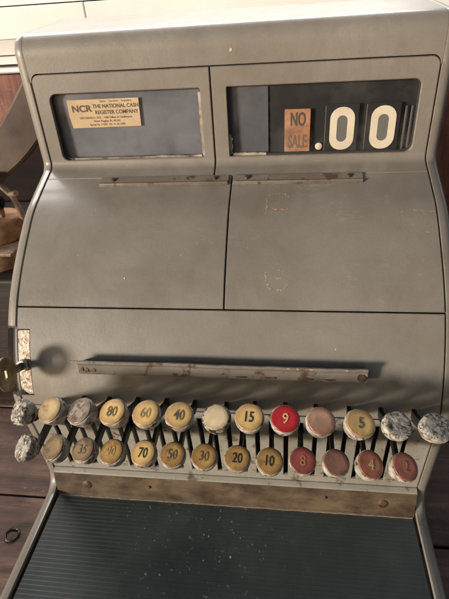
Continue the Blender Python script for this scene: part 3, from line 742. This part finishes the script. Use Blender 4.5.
# rail under the key plate
bm = bmesh.new()
pr = fillet([(-.030, .0722), (-.0352, .0722, .001), (-.0392, .0695, .003), (-.0428, .0560, .012), (-.0450, .0425, .001), (-.0462, .0418, .0006), (-.0464, .0395)], 5)
def rail(name, pts, m, x0, x1, jit=0):
    bm = bmesh.new(); rg = []; n = 60
    for k in range(n+1):
        x = x0+(x1-x0)*k/n; rg.append([bm.verts.new((x, p.x-random.uniform(0, jit), p.y)) for p in pts])
    for a, b in zip(rg, rg[1:]):
        for i in range(len(pts)-1): bm.faces.new((a[i], a[i+1], b[i+1], b[i]))
    return build(name, bm, m, reg, angle=60)
i_t = [i for i, p in enumerate(pr) if p.y > .0640]
rail('rail_cap', pr[:i_t[-1]+1], M['paint_lt'], -XI, XI)
rl = rail('lower_rail', pr[i_t[-1]:], M['rust'], -XI, XI, .0002)
for x, z, rr in ((-.1490, .0550, .0052), (.1540, .0550, .0050), (-.0813, .0575, .0018), (.0981, .0585, .0018)):
    bm = bmesh.new(); ax = Matrix.Translation((x, -.0405-(.0640-z)*.16, z)) @ Matrix.Rotation(R(80), 4, 'X')
    lathe(bm, [(rr*1.1, -.002), (rr*1.1, .0006), (rr*.85, .0018), (rr*.4, .0024), (0, .0025)], 20, ax)
    build('screw', bm, M['rust_screw'], rl)
# tray floor and ribbed mat
bm = bmesh.new(); box(bm, (-XI-.0005, -.214, .004), (XI+.0005, -.030, .0375)); build('drawer_base', bm, M['paint'], reg)
b2 = plate(rrect(-.1838, .1838, -.2125, -.0466, .001, 2), d0=.0376, d1=.0402, ch=.0006); build('rubber_mat', b2, M['rubber'], reg)
# pale dust line where mat meets rail
b2 = plate(ragged(-.0461, -.0474, -.1832, .1832, .00025, False, 90), d0=.0398, d1=.0407, ch=0); build('mat_edge', b2, M['glue'], reg)

# ------------------------------------------------------------------ brass key in the lock
kp = on(-.1795, sk, .0024)
key = empty('key', kp, 'tarnished brass key with round bow, stuck in the lock plate of the register', 'key')
dirv = frame_at(-.1795, sk).col[2].xyz*.021
xd = dirv.normalized()
kb = Vector((.97, .05, .12)); kb = (kb-xd*kb.dot(xd)).normalized(); yd = kb.cross(xd)
KM = Matrix((xd, yd, kb)).transposed().to_4x4(); L_ = dirv.length
bm = plate([(  .0138*math.cos(2*math.pi*k/36), .0148*math.sin(2*math.pi*k/36)) for k in range(36)], [rrect(.0004, .0046, -.0040, .0040, .0014)], d0=-.0012, d1=.0012, ch=.0005)
bm.transform(KM @ Matrix.Translation((L_+.003, 0, 0))); build('bow', bm, M['brass'], key)
bm = bmesh.new(); bev_box(bm, (-.001, -.0036, -.0010), (L_-.0045, .0036, .0010), .0004)
bm.transform(KM); build('blade', bm, M['brass'], key, sharp=True)

# ------------------------------------------------------------------ floor
bm = bmesh.new()
def planks(x0, x1, ygap, w=.135):
    y = ygap-w*14
    while y < 2.6:
        z = -random.uniform(0, .0012)
        bev_box(bm, (x0+.001, y+.0013, -.02), (x1-.001, y+w-.0013, z), .0015, 2); y += w
planks(-2.4, -.03, -.026); planks(-.03, 2.4, -.0505)
box(bm, (-2.4, -1.95, -.03), (2.4, 2.7, -.0205))
tag(build('floor', bm, M['floor'], sharp=True), kind='structure')

# metal ring on the floor
bm = bmesh.new(); n = 48
for k in range(n):
    a = 2*math.pi*k/n; rr = .0072*(1+.03*math.sin(3*a))
    k2 = 10
    for j in range(k2):
        b = 2*math.pi*j/k2; q = .00125*(1.0+.15*math.sin(5*a)); bm.verts.new(((rr+q*math.cos(b))*math.cos(a), (rr+q*math.cos(b))*math.sin(a), q*math.sin(b)))
bm.verts.ensure_lookup_table()
for k in range(n):
    for j in range(10):
        A = lambda u, v: bm.verts[(u % n)*10+(v % 10)]
        bm.faces.new((A(k, j), A(k+1, j), A(k+1, j+1), A(k, j+1)))
tag(build('metal_ring', bm, M['spring'], None, (-.2370, -.0735, .0012), angle=80), 'small steel ring lying on the plank floor left of the register', 'ring')

# ------------------------------------------------------------------ behind: white boards, red-brown board, odds and ends
wall = empty('board_wall', (0, .5, 0), 'white painted board wall behind the register, glaring in the light', 'wall')
def wbox(name, lo, hi, m='white', w=.0015):
    bm = bmesh.new(); bev_box(bm, lo, hi, w); o = build(name, bm, M[m], wall, sharp=True); o.location = (0, -.5, 0); return o
wbox('board', (-1.6, .505, .4745), (1.6, .525, .545))
wbox('board', (-1.6, .500, .4290), (-.2575, .524, .4730)); wbox('board', (-.2562, .500, .4290), (1.6, .524, .4730))
def prism(name, pts, m):
    bm = bmesh.new(); a = [bm.verts.new((-1.6, y, z)) for y, z in pts]; b = [bm.verts.new((1.6, y, z)) for y, z in pts]
    for i in range(len(pts)): j = (i+1) % len(pts); bm.faces.new((a[i], a[j], b[j], b[i]))
    bm.faces.new(a[::-1]); bm.faces.new(b); o = build(name, bm, M[m], wall); o.location = (0, -.5, 0)
prism('moulding', [(.4995, .4285), (.5120, .4055), (.524, .4055), (.524, .4285)], 'white')
prism('moulding', [(.5060, .4035), (.5125, .3915), (.524, .3915), (.524, .4035)], 'white')
prism('bead', [(.4980, .3865), (.4950, .3845), (.4950, .3820), (.4980, .3795), (.524, .3795), (.524, .3865)], 'white')
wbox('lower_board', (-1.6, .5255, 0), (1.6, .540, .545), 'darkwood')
bm = bmesh.new(); bev_box(bm, (-.95, .503, 0), (.55, .520, .3770), .002)
tag(build('wooden_board', bm, M['redwood'], sharp=True), 'red-brown stained wooden board standing below the white boards behind the register', 'board')

# dark crate at the back left that carries the odds and ends
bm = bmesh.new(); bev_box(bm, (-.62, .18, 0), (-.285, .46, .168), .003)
tag(build('wooden_crate', bm, M['darkwood'], sharp=True), 'dark wooden crate behind the left side of the register', 'crate')
bm = bmesh.new(); bev_box(bm, (-.75, .475, 0), (-.212, .497, .272), .003)  # near-black panel added to keep the area below the arm dark
tag(build('dark_panel', bm, M['maroon'], sharp=True), 'near-black maroon panel added to darken the area behind the curved wooden arm', 'panel')
# curved grey-brown arm
bm = bmesh.new()
pts = [(-.215, .31, .440), (-.238, .30, .405), (-.270, .285, .362), (-.305, .275, .325), (-.345, .27, .295), (-.385, .27, .255), (-.41, .27, .20), (-.42, .27, .167)]
P = catmull([Vector(p) for p in [pts[0]]+pts+[pts[-1]]], 8)
rg = []
for i, p in enumerate(P):
    t = (P[min(i+1, len(P)-1)]-P[max(i-1, 0)]).normalized(); yv = Vector((0, 1, 0)); sv = yv.cross(t).normalized(); yv = t.cross(sv).normalized()
    h, th, c = .0235+.002*math.sin(i*.13), .011, .003
    rg.append([bm.verts.new(p+sv*a_+yv*b_) for a_, b_ in ((-h, -th+c), (-h+c, -th), (h-c, -th), (h, -th+c), (h, th-c), (h-c, th), (-h+c, th), (-h, th-c))])
for a_, b_ in zip(rg, rg[1:]):
    for k in range(8): bm.faces.new((a_[k], a_[(k+1) % 8], b_[(k+1) % 8], b_[k]))
bm.faces.new(rg[0]); bm.faces.new(rg[-1])
tag(build('curved_arm', bm, M['armwood'], angle=30), 'broad curved grey-brown wooden arm rising behind the left side of the register', 'wooden arm')
# forked iron lever
bm = bmesh.new()
tube(bm, [(-.345, .25, .167), (-.343, .25, .20), (-.335, .25, .285), (-.326, .25, .275), (-.316, .25, .262), (-.311, .25, .240), (-.309, .25, .215), (-.309, .25, .17), (-.309, .25, .167)], .0042, 12)
tube(bm, [(-.3175, .25, .2645), (-.311, .246, .2655), (-.3035, .242, .2690)], [.0042, .0036, .0040], 12)
tag(build('forked_lever', bm, M['iron'], angle=60), 'bent pale brown iron lever with a short side stub, left of the register', 'lever')
bm = bmesh.new()
tube(bm, [(-.3385+.020*math.cos(t*.9)*0+.0007*t-.012, .24+.0075*math.cos(t*2.2), .2465+.0075*math.sin(t*2.2)+.0003*t) for t in [k*.25 for k in range(130)]], .0015, 8)
tag(build('coil_spring', bm, M['spring'], angle=60), 'black coil spring lying on a round wooden block, left of the register', 'spring')
def disc(name, loc, rad, h, tilt, label):
    bm = bmesh.new(); ax = Matrix.Rotation(R(tilt[0]), 4, 'X') @ Matrix.Rotation(R(tilt[1]), 4, 'Y')
    lathe(bm, [(0, -h/2), (rad-.002, -h/2), (rad, -h/2+.002), (rad, h/2-.002), (rad-.002, h/2), (0, h/2)], 40, ax)
    tag(build(name, bm, M['endgrain'], None, loc), label, 'wooden block', 'round wooden blocks beside the register')
disc('wooden_block', (-.352, .235, .1825), .036, .029, (0, 0), 'lower round tan wooden block standing on the dark crate')
bm = bmesh.new(); bev_box(bm, (-.42, .195, .1971), (-.310, .30, .2011), .0008); tag(build('iron_plate', bm, M['iron'], sharp=True), 'thin pale brown plate lying between two round wooden blocks', 'plate')
disc('wooden_block', (-.350, .250, .2162), .034, .030, (0, 0), 'upper round tan wooden block, under the coil spring')
bm = bmesh.new(); tube(bm, [(-.46, .33, .181), (-.40, .315, .181), (-.335, .30, .181), (-.292, .29, .181)], .0125, 18)
tag(build('rusty_pipe', bm, M['rust_screw'], angle=60), 'short rusty pipe lying on the dark crate behind the wooden blocks', 'pipe')
bt = empty('rusty_bolt', (-.300, .225, .168), 'rusty hexagonal bolt standing on the dark crate beside the register', 'bolt')
bm = bmesh.new(); lathe(bm, [(0, 0), (.0085, 0), (.009, .001), (.009, .0055), (.0075, .0065), (0, .0065)], 6); build('head', bm, M['rust_screw'], bt, angle=20)
bm = bmesh.new(); lathe(bm, [(.0042, .0065)]+[(.0044+.0004*(k % 2), .0075+.0012*k) for k in range(20)]+[(.0036, .032), (0, .032)], 16); build('shank', bm, M['rust_screw'], bt)
bm = bmesh.new(); lathe(bm, [(0, 0), (.008, 0), (.0085, .003), (.0075, .011), (0, .012)], 20)
tag(build('green_knob', bm, M['green'], None, (-.3335, .247, .283)), 'small green knob on top of the bent iron lever', 'knob')

# ------------------------------------------------------------------ light, sky, camera
w = bpy.data.worlds.new('World'); scn.world = w; w.use_nodes = True
nt = w.node_tree; bg = nt.nodes['Background']; sky = nt.nodes.new('ShaderNodeTexSky'); sky.sky_type = 'NISHITA'; sky.sun_disc = False
SUN_EL, DX, DY = 9.5, .76, .65
sky.sun_elevation = R(SUN_EL); sky.sun_rotation = math.atan2(-DX, -DY)
sky.air_density = 1.0; sky.dust_density = 2.0
nt.links.new(sky.outputs[0], bg.inputs['Color']); bg.inputs['Strength'].default_value = .10
sl = bpy.data.lights.new('sun', 'SUN'); sl.energy = 4.0; sl.angle = R(10); sl.color = (1, .935, .855)
so = bpy.data.objects.new('sun', sl); COL.objects.link(so)
d = Vector((DX*math.cos(R(SUN_EL)), DY*math.cos(R(SUN_EL)), -math.sin(R(SUN_EL))))
so.rotation_euler = d.to_track_quat('-Z', 'Y').to_euler(); so.location = (-3, -3, 1)
# lamp added out of view above and behind the wall, for glare on the hood top
al = bpy.data.lights.new('added_back_light', 'AREA'); al.shape = 'RECTANGLE'; al.size = 1.2; al.size_y = .25; al.energy = 13; al.color = (1, .96, .90)
ao = bpy.data.objects.new('added_back_light', al); COL.objects.link(ao); ao.location = (-.22, .64, .86)
ao.rotation_euler = (Vector((-.05, .18, .455))-ao.location).to_track_quat('-Z', 'Y').to_euler()
cd = bpy.data.cameras.new('camera'); cam = bpy.data.objects.new('camera', cd); COL.objects.link(cam)
cam.location = (.0556, -.3275, .4898); cam.rotation_euler = (R(55.87), R(3.46), R(6.39))
cd.sensor_fit = 'VERTICAL'; cd.sensor_height = 24; cd.lens = 473.9/599*24; cd.clip_start = .01; cd.clip_end = 100
scn.camera = cam
scn.view_settings.view_transform = 'Standard'; scn.view_settings.look = 'None'; scn.view_settings.exposure = 0
scn.render.resolution_x = 768; scn.render.resolution_y = 1024
